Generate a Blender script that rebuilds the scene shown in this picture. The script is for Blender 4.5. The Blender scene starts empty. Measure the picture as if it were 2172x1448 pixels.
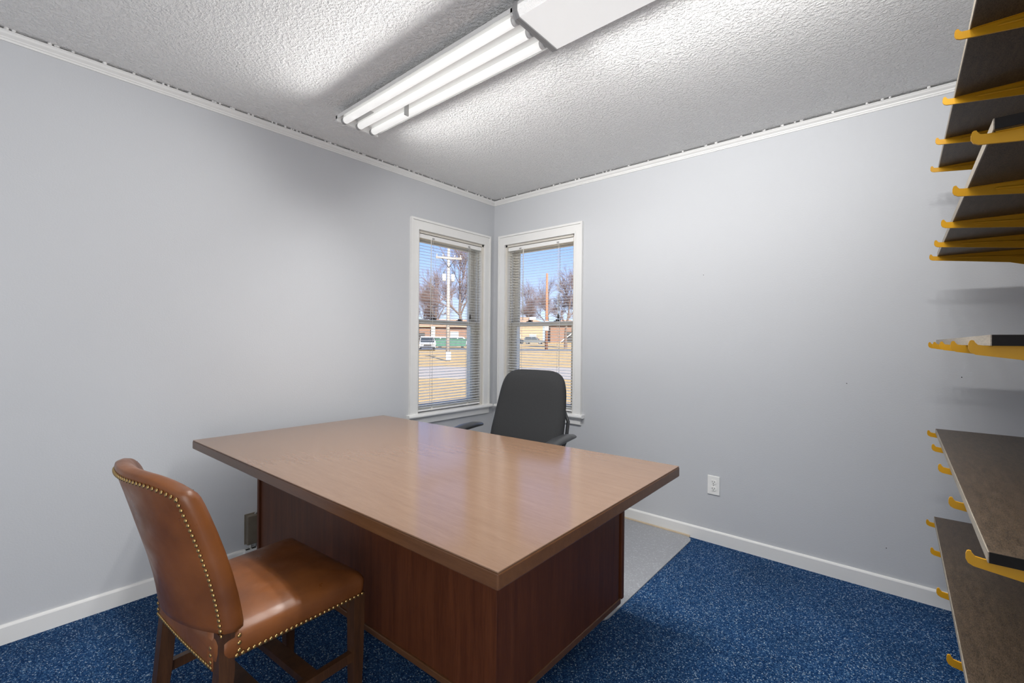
import bpy, bmesh, math, random
from mathutils import Vector, Matrix
random.seed(7)
C = bpy.context.scene.collection
SC = bpy.context.scene
PI = math.pi

# ------------------------------------------------------------------ camera
FPX = 962.0
CAM = Vector((2.705, -2.915, 1.2285))
yaw, pitch, roll = math.radians(40.489), math.radians(-0.197), math.radians(0.534)
F_ = Vector((-math.sin(yaw)*math.cos(pitch), math.cos(yaw)*math.cos(pitch), math.sin(pitch)))
R0 = Vector((math.cos(yaw), math.sin(yaw), 0)); U0 = R0.cross(F_)
R_ = math.cos(roll)*R0 + math.sin(roll)*U0
U_ = -math.sin(roll)*R0 + math.cos(roll)*U0
cd = bpy.data.cameras.new('camera'); cam = bpy.data.objects.new('camera', cd); C.objects.link(cam)
cd.sensor_width = 36.0; cd.sensor_fit = 'HORIZONTAL'; cd.lens = FPX/2172*36.0
cd.clip_start = 0.02; cd.clip_end = 600
cam.matrix_world = Matrix(((R_.x, U_.x, -F_.x, CAM.x), (R_.y, U_.y, -F_.y, CAM.y), (R_.z, U_.z, -F_.z, CAM.z), (0, 0, 0, 1)))
SC.camera = cam

# ------------------------------------------------------------------ view, sky, sun
vs = SC.view_settings
vs.view_transform = 'Standard'; vs.look = 'None'; vs.exposure = 0.44; vs.gamma = 1.0; vs.use_curve_mapping = False
LAMP_W = 98.0          # light of each ceiling fixture, shared by its row of lamps
TUBE_E = 0.45           # brightness of the tube surface
LENS_E = 0.38
FILL_W = 27.0          # added fill light, set in a made-up doorway beside the camera
SUN_E = 9.0
SKY_E = 1.2

w = bpy.data.worlds.new('sky'); SC.world = w; w.use_nodes = True
nt = w.node_tree; nt.nodes.clear()
out = nt.nodes.new('ShaderNodeOutputWorld'); bg = nt.nodes.new('ShaderNodeBackground')
tc = nt.nodes.new('ShaderNodeTexCoord'); sep = nt.nodes.new('ShaderNodeSeparateXYZ'); rp = nt.nodes.new('ShaderNodeValToRGB')
nt.links.new(tc.outputs['Generated'], sep.inputs[0]); nt.links.new(sep.outputs['Z'], rp.inputs[0])
rp.color_ramp.elements[0].position = 0.0; rp.color_ramp.elements[0].color = (0.66, 0.74, 0.90, 1)
e = rp.color_ramp.elements.new(0.08); e.color = (0.50, 0.62, 0.92, 1)
e = rp.color_ramp.elements.new(0.22); e.color = (0.25, 0.41, 0.86, 1)
rp.color_ramp.elements[-1].position = 1.0; rp.color_ramp.elements[-1].color = (0.09, 0.20, 0.62, 1)
nt.links.new(rp.outputs[0], bg.inputs[0]); bg.inputs[1].default_value = SKY_E
nt.links.new(bg.outputs[0], out.inputs[0])

sd = bpy.data.lights.new('sun', 'SUN'); so = bpy.data.objects.new('sun', sd); C.objects.link(so)
sd.energy = SUN_E; sd.angle = math.radians(0.6); sd.color = (1.0, 0.93, 0.82)
so.rotation_euler = Vector((0.75, -0.45, 0.62)).to_track_quat('Z', 'Y').to_euler()
so.location = (8, -6, 9)

# ------------------------------------------------------------------ materials
def newmat(name):
    m = bpy.data.materials.new(name); m.use_nodes = True
    n = m.node_tree.nodes; l = m.node_tree.links
    b = n['Principled BSDF']
    return m, n, l, b
def setb(b, col=None, rough=None, spec=None, metal=None, **k):
    if col is not None: b.inputs['Base Color'].default_value = (*col, 1)
    if rough is not None: b.inputs['Roughness'].default_value = rough
    if spec is not None: b.inputs['Specular IOR Level'].default_value = spec
    if metal is not None: b.inputs['Metallic'].default_value = metal
def plain(name, col, rough=0.5, spec=0.5, metal=0.0, var=0.0, scale=8.0, bump=0.0, bscale=200.0, bdist=0.001):
    m, n, l, b = newmat(name); setb(b, col, rough, spec, metal)
    tcn = n.new('ShaderNodeTexCoord')
    if var > 0:
        nz = n.new('ShaderNodeTexNoise'); nz.inputs['Scale'].default_value = scale; nz.inputs['Detail'].default_value = 6
        l.new(tcn.outputs['Object'], nz.inputs['Vector'])
        mx = n.new('ShaderNodeMix'); mx.data_type = 'RGBA'
        mx.inputs[6].default_value = (*[c*(1-var) for c in col], 1); mx.inputs[7].default_value = (*[min(1, c*(1+var)) for c in col], 1)
        l.new(nz.outputs['Fac'], mx.inputs[0]); l.new(mx.outputs[2], b.inputs['Base Color'])
    if bump > 0:
        nb = n.new('ShaderNodeTexNoise'); nb.inputs['Scale'].default_value = bscale; nb.inputs['Detail'].default_value = 3
        l.new(tcn.outputs['Object'], nb.inputs['Vector'])
        bp = n.new('ShaderNodeBump'); bp.inputs['Strength'].default_value = bump; bp.inputs['Distance'].default_value = bdist
        l.new(nb.outputs['Fac'], bp.inputs['Height']); l.new(bp.outputs[0], b.inputs['Normal'])
    return m
def wood(name, dark, light, rough, spec, stretch, scale=1.0, streak=0.5, coat=0.0, bump=0.05):
    """grain runs along the axis with the smallest stretch value"""
    m, n, l, b = newmat(name); setb(b, dark, rough, spec)
    b.inputs['Coat Weight'].default_value = coat; b.inputs['Coat Roughness'].default_value = 0.15
    tcn = n.new('ShaderNodeTexCoord'); mp = n.new('ShaderNodeMapping'); mp.inputs['Scale'].default_value = stretch
    l.new(tcn.outputs['Object'], mp.inputs[0])
    n1 = n.new('ShaderNodeTexNoise'); n1.inputs['Scale'].default_value = 3*scale; n1.inputs['Detail'].default_value = 9; n1.inputs['Roughness'].default_value = 0.65
    n2 = n.new('ShaderNodeTexNoise'); n2.inputs['Scale'].default_value = 22*scale; n2.inputs['Detail'].default_value = 6; n2.inputs['Roughness'].default_value = 0.7
    l.new(mp.outputs[0], n1.inputs['Vector']); l.new(mp.outputs[0], n2.inputs['Vector'])
    ad = n.new('ShaderNodeMath'); ad.operation = 'MULTIPLY_ADD'; ad.inputs[1].default_value = streak
    l.new(n2.outputs['Fac'], ad.inputs[0]); 
    sc = n.new('ShaderNodeMath'); sc.operation = 'MULTIPLY'; sc.inputs[1].default_value = 1-streak; l.new(n1.outputs['Fac'], sc.inputs[0])
    l.new(sc.outputs[0], ad.inputs[2])
    r = n.new('ShaderNodeValToRGB'); r.color_ramp.elements[0].position = 0.36; r.color_ramp.elements[1].position = 0.64
    r.color_ramp.elements[0].color = (*dark, 1); r.color_ramp.elements[1].color = (*light, 1)
    l.new(ad.outputs[0], r.inputs[0]); l.new(r.outputs[0], b.inputs['Base Color'])
    bp = n.new('ShaderNodeBump'); bp.inputs['Strength'].default_value = bump; bp.inputs['Distance'].default_value = 0.001
    l.new(n2.outputs['Fac'], bp.inputs['Height']); l.new(bp.outputs[0], b.inputs['Normal'])
    return m
M = {}
M['wall'] = plain('wall_paint', (0.545, 0.560, 0.586), 0.55, 0.3, var=0.02, scale=1.5, bump=0.22, bscale=150, bdist=0.002)
M['trim'] = plain('white_trim_paint', (0.78, 0.78, 0.77), 0.35, 0.5, var=0.03, scale=5)
M['white_metal'] = plain('white_enamel', (0.82, 0.82, 0.81), 0.35, 0.5)
M['slat'] = plain('blind_slat', (0.70, 0.70, 0.67), 0.4, 0.5)
M['vinyl'] = plain('window_vinyl', (0.66, 0.63, 0.57), 0.45, 0.5, var=0.05, scale=9)
M['dark_metal'] = plain('dark_bronze', (0.06, 0.055, 0.05), 0.4, 0.5, metal=0.6)
M['cord'] = plain('white_cord', (0.75, 0.74, 0.70), 0.7, 0.3)
M['outlet'] = plain('outlet_plastic', (0.85, 0.85, 0.83), 0.3, 0.5)
M['black'] = plain('black_slot', (0.02, 0.02, 0.02), 0.6, 0.3)
M['grey_metal'] = plain('grey_metal', (0.42, 0.42, 0.42), 0.45, 0.5, metal=0.3)
M['box'] = plain('brown_box', (0.17, 0.145, 0.11), 0.5, 0.4, var=0.2, scale=30)
M['tan'] = plain('old_adhesive', (0.50, 0.41, 0.30), 0.7, 0.3, var=0.2, scale=20)
M['fabric'] = plain('charcoal_fabric', (0.034, 0.035, 0.037), 0.85, 0.25, var=0.15, scale=160, bump=0.35, bscale=700, bdist=0.001)
M['plastic'] = plain('black_plastic', (0.035, 0.037, 0.04), 0.35, 0.5, bump=0.1, bscale=300)
M['brass'] = plain('antique_brass', (0.45, 0.30, 0.12), 0.32, 0.5, metal=0.9, var=0.15, scale=90)
M['yellow'] = plain('yellow_enamel', (0.57, 0.285, 0.006), 0.45, 0.3, var=0.06, scale=12)
M['chair_wood'] = wood('chair_wood', (0.028, 0.011, 0.0045), (0.078, 0.032, 0.012), 0.42, 0.5, (9, 9, 0.8), 1.5, 0.4)
M['desk_top'] = wood('desk_laminate', (0.190, 0.112, 0.070), (0.235, 0.144, 0.093), 0.14, 0.65, (0.7, 9, 9), 1.6, 0.5, bump=0.006)
M['desk_edge'] = wood('desk_edge_laminate', (0.088, 0.036, 0.014), (0.135, 0.060, 0.025), 0.3, 0.5, (0.7, 9, 9), 1.6, 0.45, bump=0.02)
M['desk_side'] = wood('desk_veneer', (0.062, 0.016, 0.0055), (0.130, 0.039, 0.013), 0.45, 0.35, (9, 9, 0.5), 1.2, 0.4, bump=0.04)
M['shelf'] = wood('shelf_board_walnut', (0.009, 0.007, 0.005), (0.125, 0.086, 0.055), 0.40, 0.35, (9, 1.6, 9), 3.4, 0.70, bump=0.25)
M['shelf_edge'] = wood('shelf_edge_worn', (0.20, 0.17, 0.13), (0.42, 0.37, 0.30), 0.5, 0.4, (9, 0.6, 9), 2.0, 0.5, bump=0.1)
M['shelf_end'] = plain('shelf_end_dark', (0.010, 0.008, 0.0075), 0.55, 0.15, var=0.3, scale=60)

def mat_leather():
    m, n, l, b = newmat('tan_leather'); setb(b, (0.3, 0.1, 0.03), 0.34, 0.5)
    tcn = n.new('ShaderNodeTexCoord')
    a = n.new('ShaderNodeTexNoise'); a.inputs['Scale'].default_value = 5; a.inputs['Detail'].default_value = 8; l.new(tcn.outputs['Object'], a.inputs['Vector'])
    r = n.new('ShaderNodeValToRGB'); r.color_ramp.elements[0].position = 0.3; r.color_ramp.elements[1].position = 0.72
    r.color_ramp.elements[0].color = (0.095, 0.029, 0.008, 1); r.color_ramp.elements[1].color = (0.225, 0.076, 0.020, 1)
    l.new(a.outputs['Fac'], r.inputs[0]); l.new(r.outputs[0], b.inputs['Base Color'])
    v = n.new('ShaderNodeTexVoronoi'); v.inputs['Scale'].default_value = 420; l.new(tcn.outputs['Object'], v.inputs['Vector'])
    k = n.new('ShaderNodeTexNoise'); k.inputs['Scale'].default_value = 16; k.inputs['Detail'].default_value = 5; l.new(tcn.outputs['Object'], k.inputs['Vector'])
    mr = n.new('ShaderNodeMapRange'); mr.inputs[1].default_value = 0.3; mr.inputs[2].default_value = 0.7; mr.inputs[3].default_value = 0.27; mr.inputs[4].default_value = 0.48
    l.new(k.outputs['Fac'], mr.inputs[0]); l.new(mr.outputs[0], b.inputs['Roughness'])
    b1 = n.new('ShaderNodeBump'); b1.inputs['Strength'].default_value = 0.08; b1.inputs['Distance'].default_value = 0.0006; l.new(v.outputs['Distance'], b1.inputs['Height'])
    b2 = n.new('ShaderNodeBump'); b2.inputs['Strength'].default_value = 0.25; b2.inputs['Distance'].default_value = 0.004; l.new(k.outputs['Fac'], b2.inputs['Height'])
    l.new(b1.outputs[0], b2.inputs['Normal']); l.new(b2.outputs[0], b.inputs['Normal'])
    return m
M['leather'] = mat_leather()

def mat_ceiling():
    m, n, l, b = newmat('popcorn_ceiling'); setb(b, (0.90, 0.90, 0.895), 0.8, 0.25)
    tcn = n.new('ShaderNodeTexCoord')
    a = n.new('ShaderNodeTexNoise'); a.inputs['Scale'].default_value = 95; a.inputs['Detail'].default_value = 3; a.inputs['Roughness'].default_value = 0.55
    l.new(tcn.outputs['Object'], a.inputs['Vector'])
    r = n.new('ShaderNodeValToRGB'); r.color_ramp.elements[0].position = 0.42; r.color_ramp.elements[1].position = 0.66; l.new(a.outputs['Fac'], r.inputs[0])
    bp = n.new('ShaderNodeBump'); bp.inputs['Strength'].default_value = 0.75; bp.inputs['Distance'].default_value = 0.007
    l.new(r.outputs[0], bp.inputs['Height']); l.new(bp.outputs[0], b.inputs['Normal'])
    return m
M['ceiling'] = mat_ceiling()

def mat_carpet():
    m, n, l, b = newmat('blue_carpet'); setb(b, (0.01, 0.05, 0.15), 0.95, 0.1)
    tcn = n.new('ShaderNodeTexCoord')
    v = n.new('ShaderNodeTexVoronoi'); v.inputs['Scale'].default_value = 300; l.new(tcn.outputs['Object'], v.inputs['Vector'])
    sp = n.new('ShaderNodeSeparateColor'); l.new(v.outputs['Color'], sp.inputs[0])
    r = n.new('ShaderNodeValToRGB'); cr = r.color_ramp; cr.interpolation = 'CONSTANT'
    cr.elements[0].position = 0; cr.elements[0].color = (0.004, 0.024, 0.082, 1)
    cr.elements[1].position = 0.35; cr.elements[1].color = (0.009, 0.042, 0.128, 1)
    e = cr.elements.new(0.62); e.color = (0.026, 0.080, 0.19, 1)
    e = cr.elements.new(0.83); e.color = (0.075, 0.155, 0.27, 1)
    e = cr.elements.new(0.95); e.color = (0.34, 0.42, 0.50, 1)
    l.new(sp.outputs[0], r.inputs[0])
    big = n.new('ShaderNodeTexNoise'); big.inputs['Scale'].default_value = 2.2; big.inputs['Detail'].default_value = 4; l.new(tcn.outputs['Object'], big.inputs['Vector'])
    mr = n.new('ShaderNodeMapRange'); mr.inputs[1].default_value = 0.3; mr.inputs[2].default_value = 0.7; mr.inputs[3].default_value = 0.85; mr.inputs[4].default_value = 1.2
    l.new(big.outputs['Fac'], mr.inputs[0])
    mx = n.new('ShaderNodeMix'); mx.data_type = 'RGBA'; mx.blend_type = 'MULTIPLY'; mx.inputs[0].default_value = 1
    l.new(r.outputs[0], mx.inputs[6]); l.new(mr.outputs[0], mx.inputs[7]); l.new(mx.outputs[2], b.inputs['Base Color'])
    bp = n.new('ShaderNodeBump'); bp.inputs['Strength'].default_value = 0.7; bp.inputs['Distance'].default_value = 0.004; bp.invert = True
    l.new(v.outputs['Distance'], bp.inputs['Height']); l.new(bp.outputs[0], b.inputs['Normal'])
    return m
M['carpet'] = mat_carpet()

def mat_mat():
    m, n, l, b = newmat('grey_vinyl_mat'); setb(b, (0.3, 0.31, 0.33), 0.32, 0.5)
    tcn = n.new('ShaderNodeTexCoord')
    v = n.new('ShaderNodeTexVoronoi'); v.inputs['Scale'].default_value = 170; l.new(tcn.outputs['Object'], v.inputs['Vector'])
    sp = n.new('ShaderNodeSeparateColor'); l.new(v.outputs['Color'], sp.inputs[0])
    r = n.new('ShaderNodeValToRGB'); cr = r.color_ramp
    cr.elements[0].position = 0; cr.elements[0].color = (0.27, 0.28, 0.30, 1); cr.elements[1].position = 0.86; cr.elements[1].color = (0.30, 0.31, 0.335, 1)
    e = cr.elements.new(0.985); e.color = (0.40, 0.42, 0.45, 1)
    l.new(sp.outputs[0], r.inputs[0]); l.new(r.outputs[0], b.inputs['Base Color'])
    return m
M['mat'] = mat_mat()

def mat_emit(name, col, s, base=(0.85, 0.85, 0.84)):
    m, n, l, b = newmat(name); setb(b, base, 0.4, 0.4)
    b.inputs['Emission Color'].default_value = (*col, 1); b.inputs['Emission Strength'].default_value = s
    return m
M['tube'] = mat_emit('fluorescent_tube', (1, 0.985, 0.96), TUBE_E)
def mat_lens():
    m, n, l, b = newmat('prismatic_lens'); setb(b, (0.80, 0.80, 0.80), 0.25, 0.5)
    b.inputs['Emission Color'].default_value = (1, 0.985, 0.96, 1); b.inputs['Emission Strength'].default_value = LENS_E
    tcn = n.new('ShaderNodeTexCoord'); mp = n.new('ShaderNodeMapping'); mp.inputs['Scale'].default_value = (1, 1, 1); mp.inputs['Rotation'].default_value = (0, 0, PI/4)
    l.new(tcn.outputs['Object'], mp.inputs[0])
    v = n.new('ShaderNodeTexVoronoi'); v.inputs['Scale'].default_value = 180; v.inputs['Randomness'].default_value = 0; v.distance = 'CHEBYCHEV'
    l.new(mp.outputs[0], v.inputs['Vector'])
    bp = n.new('ShaderNodeBump'); bp.inputs['Strength'].default_value = 1.0; bp.inputs['Distance'].default_value = 0.004
    l.new(v.outputs['Distance'], bp.inputs['Height']); l.new(bp.outputs[0], b.inputs['Normal'])
    return m
M['lens'] = mat_lens()

def mat_glass():
    m = bpy.data.materials.new('window_glass'); m.use_nodes = True
    n = m.node_tree.nodes; l = m.node_tree.links; n.clear()
    o = n.new('ShaderNodeOutputMaterial'); t = n.new('ShaderNodeBsdfTransparent'); g = n.new('ShaderNodeBsdfGlossy'); mx = n.new('ShaderNodeMixShader'); lw = n.new('ShaderNodeLayerWeight'); pw = n.new('ShaderNodeMath'); pw.operation = 'POWER'; pw.inputs[1].default_value = 5.0; fr = n.new('ShaderNodeMath'); fr.operation = 'MULTIPLY_ADD'; fr.inputs[1].default_value = 0.6; fr.inputs[2].default_value = 0.025
    t.inputs[0].default_value = (0.95, 0.97, 0.96, 1); g.inputs['Roughness'].default_value = 0.02; lw.inputs['Blend'].default_value = 0.5
    l.new(lw.outputs['Facing'], pw.inputs[0]); l.new(pw.outputs[0], fr.inputs[0]); l.new(fr.outputs[0], mx.inputs[0]); l.new(t.outputs[0], mx.inputs[1]); l.new(g.outputs[0], mx.inputs[2]); l.new(mx.outputs[0], o.inputs[0])
    return m
M['glass'] = mat_glass()

# ------------------------------------------------------------------ mesh helpers
class MB:
    def __init__(s): s.v = []; s.f = []; s.sm = []
    def add(s, vs, fs, smooth=False):
        o = len(s.v); s.v += [tuple(p) for p in vs]; s.f += [tuple(i+o for i in f) for f in fs]; s.sm += [smooth]*len(fs); return s
    def box(s, x0, x1, y0, y1, z0, z1, T=None, bev=0.0):
        if bev > 0: return s.bbox(x0, x1, y0, y1, z0, z1, bev, T)
        vs = [Vector((x, y, z)) for z in (z0, z1) for y in (y0, y1) for x in (x0, x1)]
        if T: vs = [T @ p for p in vs]
        return s.add(vs, [(0, 2, 3, 1), (4, 5, 7, 6), (0, 1, 5, 4), (2, 6, 7, 3), (0, 4, 6, 2), (1, 3, 7, 5)])
    def bbox(s, x0, x1, y0, y1, z0, z1, r, T=None):
        """box with chamfered edges"""
        bm = bmesh.new(); bmesh.ops.create_cube(bm, size=1)
        for q in bm.verts: q.co = Vector(((x0+x1)/2+q.co.x*(x1-x0), (y0+y1)/2+q.co.y*(y1-y0), (z0+z1)/2+q.co.z*(z1-z0)))
        bmesh.ops.bevel(bm, geom=bm.edges[:], offset=r, segments=2, affect='EDGES', profile=0.5)
        bm.verts.index_update()
        vs = [T @ q.co if T else q.co.copy() for q in bm.verts]; fs = [[q.index for q in f.verts] for f in bm.faces]; bm.free()
        return s.add(vs, fs)
    def tube(s, pts, r, n=10, cap=True, smooth=True):
        pts = [Vector(p) for p in pts]; rs = r if isinstance(r, (list, tuple)) else [r]*len(pts)
        rings = []; up = None
        for i, p in enumerate(pts):
            d = (pts[min(i+1, len(pts)-1)]-pts[max(i-1, 0)]).normalized()
            if up is None: up = Vector((0, 0, 1)) if abs(d.z) < 0.9 else Vector((1, 0, 0))
            a = d.cross(up).normalized(); b = a.cross(d).normalized(); up = b
            rings.append([p+rs[i]*(math.cos(2*PI*k/n)*a+math.sin(2*PI*k/n)*b) for k in range(n)])
        return s.loft(rings, cap, cap, smooth)
    def loft(s, rings, cap0=True, cap1=True, smooth=True, closed=True):
        n = len(rings[0]); vs = [p for r in rings for p in r]; fs = []
        for i in range(len(rings)-1):
            for k in range(n if closed else n-1):
                a, b = i*n+k, i*n+(k+1) % n
                fs.append((a, b, b+n, a+n))
        s.add(vs, fs, smooth)
        if cap0: s.add(rings[0], [tuple(range(n-1, -1, -1))], False)
        if cap1: s.add(rings[-1], [tuple(range(n))], False)
        return s
    def prism(s, prof, axis, a0, a1, T=None):
        """extrude a closed 2-D profile along an axis"""
        def P(u, v, a): return {'x': Vector((a, u, v)), 'y': Vector((u, a, v)), 'z': Vector((u, v, a))}[axis]
        A = [P(u, v, a0) for u, v in prof]; B = [P(u, v, a1) for u, v in prof]
        if T: A = [T @ p for p in A]; B = [T @ p for p in B]
        n = len(prof)
        s.add(A+B, [(i, (i+1) % n, (i+1) % n+n, i+n) for i in range(n)]+[tuple(range(n-1, -1, -1)), tuple(range(n, 2*n))])
        return s
    def mesh(s, name):
        me = bpy.data.meshes.new(name); me.from_pydata(s.v, [], s.f); me.validate()
        bm = bmesh.new(); bm.from_mesh(me); bmesh.ops.remove_doubles(bm, verts=bm.verts[:], dist=1e-6)
        bmesh.ops.recalc_face_normals(bm, faces=bm.faces[:]); bm.to_mesh(me); bm.free()
        return me
    def build(s, name, mat, parent=None, smooth=None, loc=None):
        me = bpy.data.meshes.new(name); me.from_pydata(s.v, [], s.f)
        for i, p in enumerate(me.polygons): p.use_smooth = s.sm[i] if smooth is None else smooth
        bm = bmesh.new(); bm.from_mesh(me); bmesh.ops.remove_doubles(bm, verts=bm.verts[:], dist=1e-6)
        bmesh.ops.recalc_face_normals(bm, faces=bm.faces[:]); bm.to_mesh(me); bm.free()
        me.materials.append(mat)
        return link(name, me, parent, loc)
def link(name, me, parent=None, loc=None):
    o = bpy.data.objects.new(name, me); C.objects.link(o); o.parent = parent
    if loc is not None: o.location = loc
    return o
def empty(name, loc=(0, 0, 0), rz=0.0):
    o = bpy.data.objects.new(name, None); C.objects.link(o); o.location = loc; o.rotation_euler = (0, 0, rz); o.empty_display_size = 0.1
    return o
def tag(o, label=None, cat=None, group=None, kind=None):
    if label: o['label'] = label
    if cat: o['category'] = cat
    if group: o['group'] = group
    if kind: o['kind'] = kind
    return o
def copy_tree(o, parent=None):
    c = o.copy(); C.objects.link(c); c.parent = parent
    for ch in list(o.children): copy_tree(ch, c)
    return c
def rrect(hx, hy, r, n=6, cx=0.0, cy=0.0):
    """rounded rectangle outline"""
    pts = []
    for sx, sy, a0 in ((1, 1, 0), (-1, 1, PI/2), (-1, -1, PI), (1, -1, 1.5*PI)):
        for k in range(n+1):
            a = a0+PI/2*k/n
            pts.append((cx+sx*(hx-r)+r*math.cos(a), cy+sy*(hy-r)+r*math.sin(a)))
    return pts
def lerp(a, b, t): return a+(b-a)*t
def smooth01(t): t = max(0, min(1, t)); return t*t*(3-2*t)

# ------------------------------------------------------------------ room shell
H = 2.437; XW = 3.15; YB = -4.3; WT = 0.16
WZ0, WZ1 = 0.672, 2.035            # window opening heights
LY0, LY1 = -0.828, -0.130          # opening in the left wall (along y)
RX0, RX1 = 0.138, 0.838            # opening in the far wall (along x)

f = MB().box(0, XW, YB, 0, -0.12, 0).build('floor', M['carpet']); tag(f, 'blue flecked loop carpet covering the office floor', 'carpet', kind='structure')
c = MB().box(-WT, XW+WT, YB-WT, WT, H, H+0.12).build('ceiling', M['ceiling']); tag(c, 'white popcorn textured ceiling', 'ceiling', kind='structure')
b = MB()
b.box(-WT, 0, YB, LY0, -0.5, H); b.box(-WT, 0, LY1, WT, -0.5, H); b.box(-WT, 0, LY0, LY1, -0.5, WZ0); b.box(-WT, 0, LY0, LY1, WZ1, H)
wl = b.build('wall_left', M['wall']); tag(wl, 'pale blue-grey painted wall on the left, behind the desk and leather chair', 'wall', kind='structure')
b = MB()
b.box(0, RX0, 0, WT, -0.5, H); b.box(RX1, XW+WT, 0, WT, -0.5, H); b.box(RX0, RX1, 0, WT, -0.5, WZ0); b.box(RX0, RX1, 0, WT, WZ1, H)
wf = b.build('wall_far', M['wall']); tag(wf, 'pale blue-grey painted wall with the electrical outlet, right of the corner', 'wall', kind='structure')
DY0, DY1, DH = -4.18, -3.02, 2.06
b = MB(); b.box(XW, XW+WT, DY1, 0, -0.5, H); b.box(XW, XW+WT, YB, DY0, -0.5, H); b.box(XW, XW+WT, DY0, DY1, DH, H)
wr = b.build('wall_right', M['wall']); tag(wr, 'pale blue-grey wall carrying the shelf brackets', 'wall', kind='structure')
wb = MB().box(-WT, XW+WT, YB-WT, YB, -0.5, H).build('wall_back', M['wall']); tag(wb, 'pale blue-grey wall behind the camera', 'wall', kind='structure')
b = MB(); b.box(XW-0.016, XW, DY0-0.07, DY0, 0, DH+0.07); b.box(XW-0.016, XW, DY1, DY1+0.07, 0, DH+0.07); b.box(XW-0.016, XW, DY0, DY1, DH, DH+0.07)
o = b.build('added_door_1', M['trim']); tag(o, 'white casing of the unseen doorway added beside the camera for fill light', 'doorway', kind='structure')  # doorway made up out of view to let fill light in
# unseen lobby box, added to close off the made-up doorway
b = MB(); lx = XW+WT; b.box(lx, lx+2, -5.2, -2, -0.12, 0); b.box(lx, lx+2, -5.2, -2, H, H+0.1); b.box(lx+2, lx+2.1, -5.2, -2, -0.1, H); b.box(lx, lx+2, -5.3, -5.2, -0.1, H); b.box(lx, lx+2, -2, -1.9, -0.1, H)
o = b.build('added_lobby', M['trim']); tag(o, 'white unseen lobby box added behind the fill-light doorway', 'room', kind='structure')
ld = bpy.data.lights.new('fill_light', 'AREA'); ld.shape = 'RECTANGLE'; ld.size = DY1-DY0-0.05; ld.size_y = DH-0.05; ld.energy = FILL_W; ld.color = (1.0, 0.98, 0.95)
lo = bpy.data.objects.new('fill_light', ld); C.objects.link(lo); lo.location = (XW+0.06, (DY0+DY1)/2, DH/2); lo.rotation_euler = (PI/2, 0, PI/2)  # added fill light, brightens the ceiling and the desk front

for x_, z_ in ((1.776, 1.643), (2.666, 0.216), (2.50, 1.02), (2.924, 1.077)):
    MB().tube([(x_, 0.002, z_), (x_, -0.0012, z_)], 0.0022, 8).build('nail_hole', M['black'], wf)
# crown moulding (profile: distance from wall, height), a thin gap left under the ceiling
CR = [(0, 2.393), (0.005, 2.393), (0.007, 2.399), (0.007, 2.4005), (0.010, 2.402), (0.011, 2.408), (0.020, 2.416), (0.024, 2.4235), (0.024, 2.4235), (0.027, 2.4255), (0.027, 2.4285), (0.022, 2.4285), (0.012, 2.414), (0.004, 2.406), (0, 2.404)]
o = MB().prism([(d, z) for d, z in CR], 'y', YB, 0).build('trim_1', M['trim']); tag(o, 'white crown moulding along the top of the left wall', 'moulding', kind='structure')
o = MB().prism([(-d, z) for d, z in CR], 'x', 0.0, XW).build('trim_2', M['trim']); tag(o, 'white crown moulding above the outlet wall', 'moulding', kind='structure')
BB = [(0, 0), (0.013, 0), (0.013, 0.068), (0.010, 0.074), (0.006, 0.077), (0, 0.077)]
o = MB().prism(BB, 'y', YB, 0).build('baseboard_left', M['trim']); tag(o, 'white baseboard along the left wall', 'baseboard', kind='structure')
o = MB().prism([(-d, z) for d, z in BB], 'x', 0.013, XW).build('baseboard_far', M['trim']); tag(o, 'white baseboard under the electrical outlet', 'baseboard', kind='structure')
o = MB().prism([(XW-d, z) for d, z in BB], 'y', DY1+0.07, -0.013).build('baseboard_right', M['trim']); tag(o, 'white baseboard below the shelves', 'baseboard', kind='structure')

# lumps of ceiling texture bridging the dark gap above the crown moulding
b = MB(); rnd = random.Random(4)
for axis in (0, 1):
    a = 0.05
    while a < 3.0:
        a += rnd.choice((0.012, 0.02, 0.035, 0.05, 0.075, 0.10)) if axis == 0 else rnd.choice((0.03, 0.06, 0.09, 0.14))
        r_ = rnd.uniform(0.004, 0.008); L_ = rnd.uniform(0.004, 0.010)
        c_ = Vector((0.026, -a, H-0.004)) if axis == 0 else Vector((a, -0.026, H-0.004))
        rg = []
        for el in (-60, -25, 10, 50):
            q = math.cos(math.radians(el)); rg.append([c_+Vector(((L_ if axis else r_)*q*math.cos(2*PI*k/7), (r_ if axis else L_)*q*math.sin(2*PI*k/7), r_*math.sin(math.radians(el)))) for k in range(7)])
        b.loft(rg, True, True)
o = b.build('texture_lumps', M['ceiling'], c); o['kind'] = 'stuff'

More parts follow.
